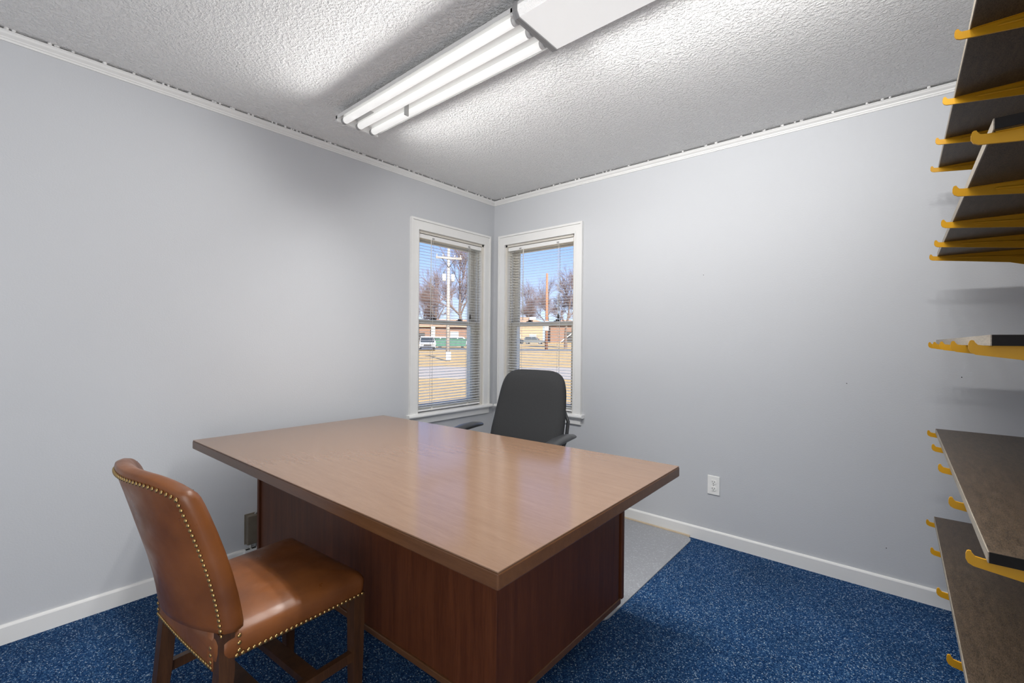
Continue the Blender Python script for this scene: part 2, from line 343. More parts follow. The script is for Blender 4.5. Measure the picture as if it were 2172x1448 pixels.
# ------------------------------------------------------------------ windows
# local frame: u along the wall (0 = outer corner side), n = into the room, z up; T maps (u, n, z) to the room
def window(name, T, u0, u1, label):
    root = empty(name); tag(root, label, 'window', kind='structure')
    def bx(b, ua, ub, na, nb, za, zb): return b.box(ua, ub, na, nb, za, zb, T=T)
    z0, z1 = WZ0, WZ1; cw = 0.066
    # casing with a raised back band and inner bead
    def cas(b, ua, ub, za, zb): bx(b, ua, ub, 0, 0.016, za, zb)
    ca = MB(); cas(ca, u0-cw+0.002, u0, z0+0.004, z1+cw-0.001); cas(ca, u1, u1+cw-0.002, z0+0.004, z1+cw-0.001); cas(ca, u0, u1, z1, z1+cw-0.001)
    bx(ca, u0-cw-0.004, u0-cw+0.011, 0, 0.022, z0+0.004, z1+cw); bx(ca, u1+cw-0.011, u1+cw+0.004, 0, 0.022, z0+0.004, z1+cw)
    bx(ca, u0-cw-0.004, u1+cw+0.004, 0, 0.0222, z1+cw, z1+cw+0.016)
    bx(ca, u0-0.014, u0, 0.016, 0.019, z0+0.004, z1+0.014); bx(ca, u1, u1+0.014, 0.016, 0.019, z0+0.004, z1+0.014); bx(ca, u0, u1, 0.016, 0.019, z1, z1+0.014)
    ca.build('window_casing', M['trim'], root)
    st = MB(); st.prism([(-WT*0.4, z0-0.022), (0.036, z0-0.022), (0.041, z0-0.015), (0.041, z0-0.008), (0.036, z0+0.004), (-WT*0.4, z0+0.004)], 'x', u0-cw-0.024, u1+cw+0.024, T=T)
    st.build('window_sill', M['trim'], root)
    ap = MB(); ap.prism([(0, z0-0.075), (0.012, z0-0.075), (0.016, z0-0.07), (0.016, z0-0.03), (0.024, z0-0.022), (0, z0-0.022)], 'x', u0-cw, u1+cw, T=T)
    ap.build('window_apron', M['trim'], root)
    jb = MB(); jt = 0.018
    bx(jb, u0-0.001, u0+jt, -WT-0.02, 0.0, z0+0.004, z1); bx(jb, u1-jt, u1+0.001, -WT-0.02, 0, z0+0.004, z1); bx(jb, u0, u1, -WT-0.02, 0, z1-jt, z1+0.001); bx(jb, u0, u1, -WT-0.03, -0.05, z0-0.01, z0+0.012)
    # parting beads and tracks on the side jambs
    for ua, ub in ((u0+jt, u0+jt+0.010), (u1-jt-0.010, u1-jt)):
        bx(jb, ua, ub, -0.053, -0.045, z0+0.01, z1-jt); bx(jb, ua, ub, -0.092, -0.086, z0+0.01, z1-jt); bx(jb, ua, ub, -0.132, -0.124, z0+0.01, z1-jt)
    jb.build('window_jamb', M['vinyl'], root)
    zm = 1.362
    ia, ib = u0+jt+0.002, u1-jt-0.002
    def sash(nm, na, nb, za, zb, rail_b, rail_t):
        s = MB(); sw = 0.042
        bx(s, ia, ia+sw, na, nb, za, zb); bx(s, ib-sw, ib, na, nb, za, zb); bx(s, ia+sw, ib-sw, na, nb, za, za+rail_b); bx(s, ia+sw, ib-sw, na, nb, zb-rail_t, zb)
        q = (na+nb)/2
        for n_ in (na+0.006, nb-0.011):   # glazing bead
            bx(s, ia+sw, ia+sw+0.006, n_, n_+0.005, za+rail_b, zb-rail_t); bx(s, ib-sw-0.006, ib-sw, n_, n_+0.005, za+rail_b, zb-rail_t)
        so_ = s.build(nm, M['vinyl'], root)
        g = MB(); bx(g, ia+sw-0.003, ib-sw+0.003, q-0.002, q+0.002, za+rail_b-0.003, zb-rail_t+0.003); g.build('pane', M['glass'], so_)
        return so_
    sash('upper_sash', -0.122, -0.094, zm-0.018, z1-jt-0.001, 0.034, 0.040)
    sash('lower_sash', -0.084, -0.055, z0+0.012, zm+0.018, 0.048, 0.034)
    for q in (0.30, 0.70):
        k = MB(); uc = lerp(u0, u1, q)
        bx(k, uc-0.026, uc+0.026, -0.080, -0.060, zm+0.018, zm+0.024); bx(k, uc-0.010, uc+0.012, -0.078, -0.064, zm+0.024, zm+0.034); bx(k, uc+0.004, uc+0.034, -0.074, -0.068, zm+0.026, zm+0.032)
        k.build('sash_lock', M['dark_metal'], root)
    return root
TL = Matrix(((0, 1, 0, 0), (1, 0, 0, 0), (0, 0, 1, 0), (0, 0, 0, 1)))       # left wall: u = y, n = x
TR = Matrix(((1, 0, 0, 0), (0, -1, 0, 0), (0, 0, 1, 0), (0, 0, 0, 1)))      # far wall: u = x, n = -y
window('window_1', TL, LY0, LY1, 'white double-hung window left of the corner, looking out on the pale utility pole')
window('window_2', TR, RX0, RX1, 'white double-hung window right of the corner, behind the office chair')

def blind(T, u0, u1, label, mirror):
    root = empty('venetian_blind', T @ Vector(((u0+u1)/2, -0.022, WZ0+0.01))); tag(root, label, 'blind', 'window blinds')
    O = root.location
    def W(u, n, z): return T @ Vector((u, n, z))-O
    nc = -0.022; ua, ub = u0+0.024, u1-0.022
    def bx(b, a, b2, na, nb, za, zb):
        vs = [W(u, n, z) for z in (za, zb) for n in (na, nb) for u in (a, b2)]
        return b.add(vs, [(0, 2, 3, 1), (4, 5, 7, 6), (0, 1, 5, 4), (2, 6, 7, 3), (0, 4, 6, 2), (1, 3, 7, 5)])
    hr = MB(); ztop = WZ1-0.022
    bx(hr, ua-0.002, ub+0.002, nc-0.014, nc+0.014, ztop-0.030, ztop); h_ = hr.build('head_rail', M['white_metal'], root)
    # one slat mesh, shared: a gently crowned strip, room-side edge tipped down
    hw = 0.0125; tilt = math.radians(-9 if True else 0); nseg = 4
    rows = []
    for k in range(nseg+1):
        t = -1+2*k/nseg; n_ = hw*t; z_ = 0.0018*(1-t*t)
        rows.append((n_*math.cos(tilt)-z_*math.sin(tilt), n_*math.sin(tilt)+z_*math.cos(tilt)))
    rows = [(a+nc, b_) for a, b_ in rows]
    prof = rows+[(a, b_-0.0005) for a, b_ in reversed(rows)]
    um = (ua+ub)/2
    Tl = Matrix.Translation(-O) @ T
    zb = WZ0+0.030; pitch_ = 0.0222; ns = int((ztop-0.045-zb)/pitch_)
    zs = [zb+0.018+pitch_*(i) for i in range(ns)]
    zs = [zb+0.004, zb+0.009, zb+0.014]+[z+0.010 for z in zs]
    me = None
    for z in zs:
        if me is None:
            s = MB().prism(prof, 'x', ua, ub, T=Matrix.Translation(-O) @ T); ob = s.build('slat', M['slat'], root); me = ob.data
            base = ob; ob.location = (0, 0, z)
            for p in me.polygons: p.use_smooth = False
        else:
            ob = link('slat', me, root, (0, 0, z))
    br = MB(); bx(br, ua, ub, nc-0.012, nc+0.012, zb-0.014, zb-0.002); br.build('bottom_rail', M['white_metal'], root)
    for q in (0.20, 0.78):
        u = lerp(ua, ub, q); lc = MB()
        for dn in (-0.0135, 0.0135): lc.tube([W(u, nc+dn, ztop-0.02), W(u, nc+dn, zb)], 0.0011, 5)
        lc.tube([W(u+0.012, nc, ztop-0.02), W(u+0.012, nc, zb)], 0.0009, 5)
        lc.build('ladder_cord', M['cord'], root)
        cl = MB(); bx(cl, u-0.010, u+0.010, nc+0.014, nc+0.018, ztop-0.026, ztop-0.014); cl.build('cord_clip', M['grey_metal'], root)
        bt = MB(); bx(bt, u-0.010, u+0.010, nc+0.012, nc+0.015, zb-0.016, zb+0.004); bt.build('cord_button', M['cord'], root)
    uw = lerp(ua, ub, 0.26 if mirror else 0.16)
    wd = MB().tube([W(uw, nc+0.020, ztop-0.028), W(uw, nc+0.022, ztop-0.055), W(uw, nc+0.022, ztop-0.62)], 0.0032, 6).build('tilt_wand', M['cord'], root)
    ul = lerp(ua, ub, 0.80)
    lf = MB().tube([W(ul, nc+0.018, ztop-0.026), W(ul, nc+0.020, ztop-0.58)], 0.0013, 5)
    l_ = lf.build('lift_cord', M['cord'], root)
    MB().tube([W(ul, nc+0.020, ztop-0.575), W(ul, nc+0.020, ztop-0.585), W(ul, nc+0.020, ztop-0.610), W(ul, nc+0.020, ztop-0.615)], [0.002, 0.006, 0.008, 0.004], 8).build('cord_tassel', M['dark_metal'], l_)
    return root
blind(TL, LY0, LY1, 'white mini blind hanging in the window left of the corner', False)
blind(TR, RX0, RX1, 'white mini blind hanging in the window behind the office chair', True)

# ------------------------------------------------------------------ ceiling light fixtures
FY0, FY1 = -1.712, -1.468
def lamp_light(name, x0, x1, z, n=8, off=0.095):
    """two rows of lamps along the outer tubes, each shining down and out past the rim of the pan"""
    for side_ in (-1, 1):
        for k in range(n):
            ld = bpy.data.lights.new(name, 'SPOT'); ld.spot_size = math.radians(179); ld.spot_blend = 0.6; ld.shadow_soft_size = 0.03
            ld.use_nodes = True; ln = ld.node_tree.nodes; ll = ld.node_tree.links; em = ln['Emission']     # a tube sends little light out along its own axis
            tcn = ln.new('ShaderNodeTexCoord'); sx_ = ln.new('ShaderNodeSeparateXYZ'); ll.new(tcn.outputs['Normal'], sx_.inputs[0])
            m1 = ln.new('ShaderNodeMath'); m1.operation = 'MULTIPLY'; ll.new(sx_.outputs['X'], m1.inputs[0]); ll.new(sx_.outputs['X'], m1.inputs[1])
            m2 = ln.new('ShaderNodeMath'); m2.operation = 'SUBTRACT'; m2.inputs[0].default_value = 1.0; ll.new(m1.outputs[0], m2.inputs[1]); ll.new(m2.outputs[0], em.inputs['Strength'])
            ld.energy = LAMP_W/(2*n); ld.color = (1.0, 0.985, 0.96)
            lo = bpy.data.objects.new(name, ld); C.objects.link(lo); lo.location = (lerp(x0, x1, (k+0.5)/n), (FY0+FY1)/2+side_*off, z); lo.rotation_euler = (side_*math.radians(38), 0, 0)
def fixture_open(x0, x1):
    root = empty('fluorescent_fixture', ((x0+x1)/2, (FY0+FY1)/2, H)); tag(root, 'open fluorescent ceiling fixture with three bare tubes and no cover', 'ceiling light', 'ceiling light fixtures')
    cx, cy = (x0+x1)/2, (FY0+FY1)/2; hx = (x1-x0)/2; hy = (FY1-FY0)/2
    zp = -0.040                                             # pan height under the ceiling
    sp = MB().box(-hx+0.01, hx-0.01, -hy*0.55, hy*0.55, zp, 0.0).build('spine', M['grey_metal'], root)
    p = MB(); t = 0.0015
    prof = [(-hy, zp-0.022), (-hy, zp-0.004), (-hy+0.004, zp), (hy-0.004, zp), (hy, zp-0.004), (hy, zp-0.022), (hy-t, zp-0.022), (hy-t, zp-0.005), (hy-0.006, zp-t), (-hy+0.006, zp-t), (-hy+t, zp-0.005), (-hy+t, zp-0.022)]
    p.prism(prof, 'x', -hx, hx)
    pan = p.build('pan', M['white_metal'], root)
    MB().box(-hx+0.03, -hx+0.18, -0.055, -0.012, zp-0.004, zp-0.0005).build('ballast_slot', M['grey_metal'], pan)
    for sx in (-1, 1):
        e = MB(); xa = sx*hx; e.prism([(-hy, zp-0.034), (-hy, zp-0.006), (-hy+0.006, zp), (hy-0.006, zp), (hy, zp-0.006), (hy, zp-0.034)], 'x', min(xa, xa-sx*0.012), max(xa, xa-sx*0.012))
        e.build('end_plate', M['white_metal'], root)
    ys = (-0.083, 0.0, 0.083)
    for y in ys:
        tb = MB().tube([(-hx+0.030, y, zp-0.024), (hx-0.030, y, zp-0.024)], 0.0165, 16).build('tube', M['tube'], root)
        for sx in (-1, 1):
            MB().tube([(sx*(hx-0.013), y, zp-0.024), (sx*(hx-0.0305), y, zp-0.024)], 0.0168, 16).build('tube_cap', M['grey_metal'] if sx < 0 else M['white_metal'], tb)
            MB().box(sx*(hx-0.022)-0.009, sx*(hx-0.022)+0.009, y-0.013, y+0.013, zp-0.014, zp).build('lamp_holder', M['white_metal'], root)
    MB().box(-0.225, -0.219, 0.028, 0.052, zp-0.062, zp).build('retaining_clip', M['grey_metal'], root)
    MB().tube([(0.30, 0.03, zp-0.004), (0.38, 0.032, zp-0.012), (0.46, 0.036, zp-0.012), (hx-0.02, 0.045, zp-0.006)], 0.002, 5).build('wire', M['grey_metal'], root)
    lamp_light('fixture_light', x0+0.03, x1-0.03, H+zp-0.046)
    return root
def fixture_wrap(x0, x1):
    root = empty('fluorescent_fixture', ((x0+x1)/2, (FY0+FY1)/2, H)); tag(root, 'fluorescent ceiling fixture closed with a ribbed clear wraparound lens', 'ceiling light', 'ceiling light fixtures')
    hx = (x1-x0)/2; hy = (FY1-FY0)/2+0.004; zp = -0.040
    MB().box(-hx+0.01, hx-0.01, -hy*0.55, hy*0.55, zp, 0.0).build('spine', M['grey_metal'], root)
    MB().box(-hx, hx, -hy, hy, zp-0.012, zp).build('pan', M['white_metal'], root)
    prof = [(-hy, zp-0.010), (-hy, zp-0.030), (-hy+0.012, zp-0.046), (hy-0.012, zp-0.046), (hy, zp-0.030), (hy, zp-0.010)]
    ln = MB().prism(prof, 'x', -hx+0.016, hx-0.016).build('lens', M['lens'], root)
    g = 0.0025
    cap = [(-hy-g, zp), (-hy-g, zp-0.032), (-hy+0.011, zp-0.046-g*1.5), (hy-0.011, zp-0.046-g*1.5), (hy+g, zp-0.032), (hy+g, zp)]
    for sx in (-1, 1):
        xa = sx*hx
        e = MB().prism(cap, 'x', min(xa, xa-sx*0.010), max(xa, xa-sx*0.010)).build('end_cap', M['grey_metal'], root)
        MB().prism([(u*1.004, v-0.0008 if v < zp-0.001 else v) for u, v in cap], 'x', min(xa-sx*0.011, xa-sx*0.022), max(xa-sx*0.011, xa-sx*0.022)).build('lens_rim', M['grey_metal'], e)
    lamp_light('fixture_light', x0+0.04, x1-0.04, H+zp-0.046, off=0.142)
    return root
fixture_open(0.452, 1.668)
fixture_wrap(1.670, 2.886)

# ------------------------------------------------------------------ outlet on the far wall
def outlet(loc, rz, label, sc=1.0):
    root = empty('electrical_outlet', loc, rz); tag(root, label, 'outlet')
    pl = MB().bbox(-0.0355, 0.0355, -0.006, 0.0, -0.0575, 0.0575, 0.003).build('cover_plate', M['outlet'], root)
    for z in (-0.020, 0.020):
        pts = []
        for k in range(20):
            a = 2*PI*k/20; pts.append((0.0165*math.cos(a), max(-0.0135, min(0.0135, 0.0165*math.sin(a)))))
        r = MB().prism([(u, z+v) for u, v in pts], 'y', -0.0085, -0.004).build('receptacle', M['outlet'], root)
        MB().box(-0.0075, -0.0052, -0.0090, -0.006, z-0.002, z+0.0065).build('slot', M['black'], r)
        MB().box(0.0052, 0.0075, -0.0090, -0.006, z-0.002, z+0.0065).build('slot', M['black'], r)
        MB().tube([(0, -0.006, z-0.0075), (0, -0.0090, z-0.0075)], 0.0025, 8).build('slot', M['black'], r)
    MB().tube([(0, -0.005, 0), (0, -0.0075, 0)], 0.0032, 8).build('screw', M['grey_metal'], root)
outlet((1.850, 0, 0.352), 0, 'white duplex electrical outlet on the wall right of the desk')

# brown surface box and white jack on the left wall behind the chair
jb = empty('junction_box', (0, -1.898, 0.182)); tag(jb, 'small brown surface-mounted box low on the left wall beside the desk', 'wall box')
MB().bbox(0, 0.006, -0.082, 0.082, -0.082, 0.082, 0.002).build('back_plate', M['box'], jb)
MB().bbox(0.006, 0.040, -0.078, 0.078, -0.078, 0.078, 0.004).build('cover', M['box'], jb)
MB().tube([(0.02, -0.035, 0.078), (0.022, -0.02, 0.095), (0.012, 0.01, 0.102), (0.005, 0.05, 0.12)], 0.006, 8).build('conduit', M['grey_metal'], jb)
MB().tube([(0.02, -0.03, -0.078), (0.022, -0.032, -0.088), (0.022, -0.036, -0.1)], 0.005, 8).build('nipple', M['grey_metal'], jb)
jk = empty('wall_jack', (0.013, -1.955, 0.052)); tag(jk, 'small white jack fixed to the left baseboard under the brown box', 'jack')
MB().bbox(0, 0.026, -0.036, 0.036, -0.036, 0.030, 0.004).build('housing', M['outlet'], jk)
for y in (-0.018, 0.012): MB().box(0.014, 0.0268, y-0.010, y+0.010, 0.0285, 0.0306).build('slot', M['black'], jk)
MB().tube([(0.012, -0.002, 0.03), (0.012, 0.0, 0.05)], 0.004, 8).build('cable', M['cord'], jk)

# ------------------------------------------------------------------ floor mat under the desk
mo = rrect(0.62, 0.568, 0.06, 6, 1.120, -0.592)
m_ = MB().prism(mo, 'z', 0.0, 0.005).build('floor_mat', M['mat']); tag(m_, 'grey speckled vinyl mat on the blue carpet between desk and wall', 'mat')
tn = MB().prism([(-0.013, 0.0), (-0.024, 0.0), (-0.021, 0.010), (-0.013, 0.013)], 'x', 0.02, 1.715).build('trim_3', M['tan']); tag(tn, 'thin tan strip of old adhesive along the baseboard beside the grey mat', 'strip', kind='structure')

# ------------------------------------------------------------------ desk
DZ = 0.740
DO = Vector((1.12, -1.71, 0))
desk = empty('executive_desk', DO); tag(desk, 'large brown office desk with reddish veneer sides and overhanging top', 'desk')
def quad(pts, z0, z1, r, mat, name, parent):
    """slab on four plan corners with eased edges"""
    bm = bmesh.new(); q = [Vector((x, y, 0))-DO for x, y in pts]
    lo_ = [bm.verts.new((p.x, p.y, z0)) for p in q]; hi = [bm.verts.new((p.x, p.y, z1)) for p in q]
    bm.faces.new(lo_[::-1]); bm.faces.new(hi)
    for k in range(4): bm.faces.new((lo_[k], lo_[(k+1) % 4], hi[(k+1) % 4], hi[k]))
    if r: bmesh.ops.bevel(bm, geom=bm.edges[:], offset=r, segments=2, affect='EDGES', profile=0.5)
    bm.verts.index_update(); m = MB().add([v.co.copy() for v in bm.verts], [[v.index for v in f_.verts] for f_ in bm.faces]); bm.free()
    return m.build(name, mat, parent)
def side(p, q, a, b_, t0, t1, z0, z1, mat, name, parent, r=0.001):
    """upright slab along the line p-q from fraction/metres a to b_, t0..t1 outwards (right of p->q)"""
    p, q = Vector((*p, 0)), Vector((*q, 0)); d = (q-p).normalized(); n = Vector((d.y, -d.x, 0)); L = (q-p).length
    if b_ <= 0: b_ = L+b_
    c = [p+d*a+n*t0, p+d*a+n*t1, p+d*b_+n*t1, p+d*b_+n*t0]
    return quad([(v.x, v.y) for v in c], z0, z1, r, mat, name, parent)
TOPQ = [(0.161, -2.262), (2.069, -2.208), (2.054, -1.132), (0.197, -1.240)]
def inset(Q, k):
    cx_ = sum(x for x, y in Q)/4; cy_ = sum(y for x, y in Q)/4
    return [(x-math.copysign(k, x-cx_), y-math.copysign(k, y-cy_)) for x, y in Q]
top = quad(inset(TOPQ, 0.0015), DZ-0.004, DZ, 0.0012, M['desk_top'], 'desktop', desk)
quad(TOPQ, DZ-0.041, DZ-0.004, 0.0035, M['desk_edge'], 'edge_band', top)
BFL, BFR, BRR, BRL = (0.215, -1.985), (1.811, -1.925), (1.811, -1.118), (0.235, -1.225)
bz0, bz1 = 0.119, DZ-0.041
side(BFL, BFR, 0.022, -0.004, -0.018, 0.0, bz0, bz1, M['desk_side'], 'front_panel', desk)
side(BFL, BFR, 0.0, 0.020, -0.03, 0.010, bz0, bz1, M['desk_side'], 'stile', desk, 0.002)
side(BFL, BFR, -0.046+math.dist(BFL, BFR), 0.0, -0.03, 0.0015, bz0, bz1, M['desk_side'], 'corner_post', desk, 0.0015)
side(BFR, BRR, 0.006, -0.040, -0.018, 0.0, bz0, bz1, M['desk_side'], 'end_panel', desk)
side(BFR, BRR, -0.022+math.dist(BFR, BRR), 0.0, -0.03, 0.006, bz0+0.008, bz1, M['desk_side'], 'stile', desk, 0.004)
side(BRL, BFL, 0.0, -0.03, -0.018, 0.0, bz0, bz1, M['desk_side'], 'end_panel', desk)
side(BFL, BFR, 0.0, 0.0, -0.012, 0.007, bz0-0.008, bz0+0.016, M['desk_edge'], 'base_moulding', desk, 0.003)
side(BFR, BRR, 0.0, -0.024, -0.012, 0.004, bz0-0.008, bz0+0.016, M['desk_edge'], 'base_moulding', desk, 0.003)
# pedestals with drawers on the sitter's side, standing on recessed feet
for xa, xb in ((0.255, 0.66), (1.37, 1.795)):
    p = quad([(xa, -1.93), (xb, -1.90), (xb, -1.24), (xa, -1.26)], bz0, bz1-0.002, 0, M['desk_side'], 'pedestal', desk)
    for za, zb in ((0.13, 0.39), (0.40, 0.54), (0.55, 0.69)):
        quad([(xa+0.006, -1.259), (xb-0.006, -1.239), (xb-0.006, -1.221), (xa+0.006, -1.241)], za, zb, 0.002, M['desk_side'], 'drawer_front', p)
    for ya in (-1.88, -1.36):
        quad([(xa+0.12, ya), (xa+0.20, ya), (xa+0.20, ya+0.08), (xa+0.12, ya+0.08)], 0.005 if ya > -1.5 else 0.0, bz0, 0, M['black'], 'foot', desk)

# ------------------------------------------------------------------ leather side chair
ch = empty('leather_chair', (1.168, -2.325, 0), math.radians(4.5)); tag(ch, 'brown leather side chair with brass nailhead trim and dark wooden legs', 'chair')
HW_F, HW_R = 0.228, 0.215
def seat_ring(inset, z, bulge=0.0):
    pts = []
    for x, y in rrect(0.225-inset, 0.215-inset, max(0.012, 0.025-inset*0.3), 5):
        y2 = y+0.000; k = 1+0.035*(y2/0.2)
        zz = z
        pts.append(Vector((x*k, y2, zz)))
    return pts
rings = []
for ins, z in ((0.004, 0.392), (0.001, 0.398), (-0.002, 0.42), (-0.002, 0.442), (0.004, 0.455), (0.013, 0.464), (0.03, 0.470), (0.06, 0.4755), (0.10, 0.4805), (0.14, 0.4835), (0.175, 0.485), (0.195, 0.4853)):
    rings.append(seat_ring(ins, z))
seat = MB().loft(rings, True, True).build('seat', M['leather'], ch)
# backrest: bowed in plan, leaning back, rounded top and camel-shaped crest
BW = 0.222
def back_pt(s, t, side, inset=0.0):
    """s -1..1 across, t 0..1 up, side -1 rear .. +1 front"""
    lean = -0.212-0.022*t-0.085*t**1.6
    bow = 0.058*(s*s)-0.025
    th = lerp(0.024, 0.0225, t)-inset*0.7
    if side > 0: th += 0.010*(1-s*s)*math.sin(PI*min(1, 0.15+t*0.8))
    x = s*(BW-inset)
    crest = 0.032*(1-s**4)*smooth01((t-0.55)/0.45)
    z = 0.466+0.390*t+crest
    return Vector((x, lean+bow+side*th, z))
rings = []; NS = 18
def back_ring(t, inset):
    front = []; rear = []
    for k in range(NS+1):
        s = -1+2*k/NS; front.append(back_pt(s, t, 1, inset)); rear.append(back_pt(s, t, -1, inset))
    # round the ends: pull the first/last front points inwards a little
    right = [back_pt(1.0, t, q, inset)+Vector((0.010*(1-q*q), 0, 0)) for q in (0.6, 0.0, -0.5)]
    left = [back_pt(-1.0, t, q, inset)-Vector((0.010*(1-q*q), 0, 0)) for q in (-0.5, 0.0, 0.6)]
    return front+right+rear[::-1]+left
for t, ins in ((0.0, 0.010), (0.012, 0.002), (0.05, 0), (0.12, 0), (0.25, 0), (0.4, 0), (0.55, 0), (0.7, 0), (0.82, 0), (0.9, 0.0), (0.95, 0.001), (0.98, 0.004), (1.0, 0.010), (1.007, 0.016)):
    rings.append(back_ring(t, ins))
# pull the lower rear edge up in the middle? keep straight
bk = MB().loft(rings, True, False)
T_ = rings[-1]; fr = T_[:NS+1]; re_ = T_[NS+4:2*NS+5][::-1]; mid = [(a+b_)/2+Vector((0, 0, 0.003)) for a, b_ in zip(fr, re_)]
bk.loft([fr, mid, re_], False, False, True, closed=False)
bk.add([fr[-1], *T_[NS+1:NS+4], re_[-1], mid[-1]], [(0, 1, 2, 3, 4, 5)], True); bk.add([re_[0], *T_[2*NS+5:], fr[0], mid[0]], [(0, 1, 2, 3, 4, 5)], True)
back = bk.build('backrest', M['leather'], ch)
# seam at the top right and left front corners
for s in (-1, 1):
    MB().tube([back_pt(s*0.985, 0.99, q, 0.008)+Vector((0, 0, 0.0015)) for q in (-0.9, -0.4, 0.2, 0.7, 1.0)], 0.0012, 5).build('seam', M['black'], back)
# rear apron below the back, bowed like the back
def apron_pt(s, z, off): return Vector((-0.018+s*0.200, -0.207+0.004*s*s+off, z))
front = [[apron_pt(-1+2*k/12, z, 0.012) for k in range(13)]+[apron_pt(1-2*k/12, z, -0.012) for k in range(13)] for z in (0.366, 0.375, 0.42, 0.478)]
MB().loft(front, True, True).build('rear_apron', M['leather'], ch)
# legs
def leg(pts, hs, name='leg'):
    rings = []
    for (x, y, z), (hx, hy) in zip(pts, hs): rings.append([Vector((x+a*hx, y+b_*hy, z)) for a, b_ in ((1, 1), (-1, 1), (-1, -1), (1, -1))])
    return MB().loft(rings, True, True, smooth=False).build(name, M['chair_wood'], ch)
for s in (-1, 1):
    leg([(s*0.208, 0.192, 0), (s*0.211, 0.192, 0.20), (s*0.212, 0.192, 0.400)], [(0.014, 0.014), (0.018, 0.018), (0.020, 0.020)])
    leg([(s*0.196, -0.232, 0), (s*0.197, -0.208, 0.20), (s*0.199, -0.194, 0.36), (s*0.200, -0.194, 0.470)], [(0.015, 0.016), (0.018, 0.019), (0.018, 0.019), (0.017, 0.018)])
    MB().box(s*0.209-0.010, s*0.209+0.010, -0.19, 0.185, 0.185, 0.215).build('side_stretcher', M['chair_wood'], ch)
for y in (0.045, -0.085): MB().box(-0.205, 0.205, y-0.022, y+0.022, 0.19, 0.212).build('cross_stretcher', M['chair_wood'], ch)
MB().box(-0.2, 0.2, 0.165, 0.185, 0.355, 0.392).build('corner_block', M['chair_wood'], ch)
# nail heads: one shared dome
nm = MB(); rg = []
for a in (0, 25, 50, 72): 
    rr = 0.0057*math.cos(math.radians(a)); zz = 0.0036*math.sin(math.radians(a)); rg.append([Vector((rr*math.cos(2*PI*k/10), rr*math.sin(2*PI*k/10), zz)) for k in range(10)])
nm.loft(rg, True, True); tmp = nm.build('nail_head', M['brass'], ch); nail_me = tmp.data; bpy.data.objects.remove(tmp)
def nails(path, spacing, normal, parent):
    d = 0.0; seg = 0; pts = [Vector(p) for p in path]; acc = [0]
    for a, b_ in zip(pts, pts[1:]): acc.append(acc[-1]+(b_-a).length)
    n = int(acc[-1]/spacing)
    for i in range(n+1):
        L = acc[-1]*i/n; k = 0
        while k < len(acc)-2 and acc[k+1] < L: k += 1
        p = pts[k].lerp(pts[k+1], (L-acc[k])/max(1e-9, acc[k+1]-acc[k]))
        nn = normal(p) if callable(normal) else Vector(normal)
        o = link('nail_head', nail_me, parent, p); o.rotation_euler = nn.to_track_quat('Z', 'Y').to_euler()
edge = 0.965
for s in (-1, 1):
    nails([back_pt(s*edge, t/20, -1)+Vector((0, -0.001, 0)) for t in range(0, 20)], 0.0142, (s*0.3, -1, 0.1), back)
nails([back_pt(-edge+2*edge*k/24, 0.955, -1)+Vector((0, -0.001, 0)) for k in range(25)], 0.0142, (0, -1, 0.25), back)
for s in (-1, 1):
    xs = lambda y: s*(0.2255*(1+0.035*y/0.2)+0.0015)
    nails([(xs(-0.172), -0.172, 0.401), (xs(0.2), 0.2, 0.401)], 0.0142, (s, 0, 0), seat)
    nails([(xs(-0.166), -0.166, 0.412), (xs(-0.166), -0.166, 0.450)], 0.0142, (s, 0, 0), seat)
nails([apron_pt(-0.97+1.94*k/16, 0.374, -0.0125) for k in range(17)], 0.0142, (0, -1, 0), seat)
for s in (-1, 1): nails([apron_pt(s*0.965, z, -0.0125) for z in (0.388, 0.425)], 0.0142, (0, -1, 0), seat)
# loose torn webbing under the seat front corner
MB().tube([(0.188, 0.165, 0.395), (0.19, 0.15, 0.38), (0.187, 0.142, 0.372), (0.183, 0.148, 0.366), (0.186, 0.154, 0.371)], 0.003, 6).build('webbing_scrap', M['cord'], ch)

# ------------------------------------------------------------------ office chair
oc = empty('office_chair', (0.945, -0.80, 0.005), math.radians(7)); tag(oc, 'charcoal upholstered office chair with black armrests tucked behind the desk', 'chair')
# local: sitter faces -y
rings = []
def ob_pt(a, w_, h_, dep, cz):   # superellipse outline
    return (w_*math.copysign(abs(math.cos(a))**0.42, math.cos(a)), cz+h_*math.copysign(abs(math.sin(a))**0.42, math.sin(a)))
N_ = 48
def back_y(x, z):  # leaning, wrapping
    t = (z-0.50)/0.53
    return 0.045+0.15*t+0.02*math.sin(t*3.0)-0.22*x*x
for sc_, off in ((0.0, 0.014), (0.5, 0.012), (0.8, 0.006), (0.93, -0.006), (0.985, -0.022), (1.0, -0.036), (0.985, -0.05), (0.93, -0.062), (0.0, -0.066)):
    r_ = []
    for k in range(N_):
        a = 2*PI*k/N_; x, z = ob_pt(a, 0.262*sc_, 0.268*sc_, 0, 0.765)
        z_ = z; x *= 1-0.11*smooth01((z-0.62)/0.42)
        r_.append(Vector((x, back_y(x, z_)-0.02-off*1.0, z_)))
    rings.append(r_)
MB().loft(rings, False, False).build('backrest', M['fabric'], oc)
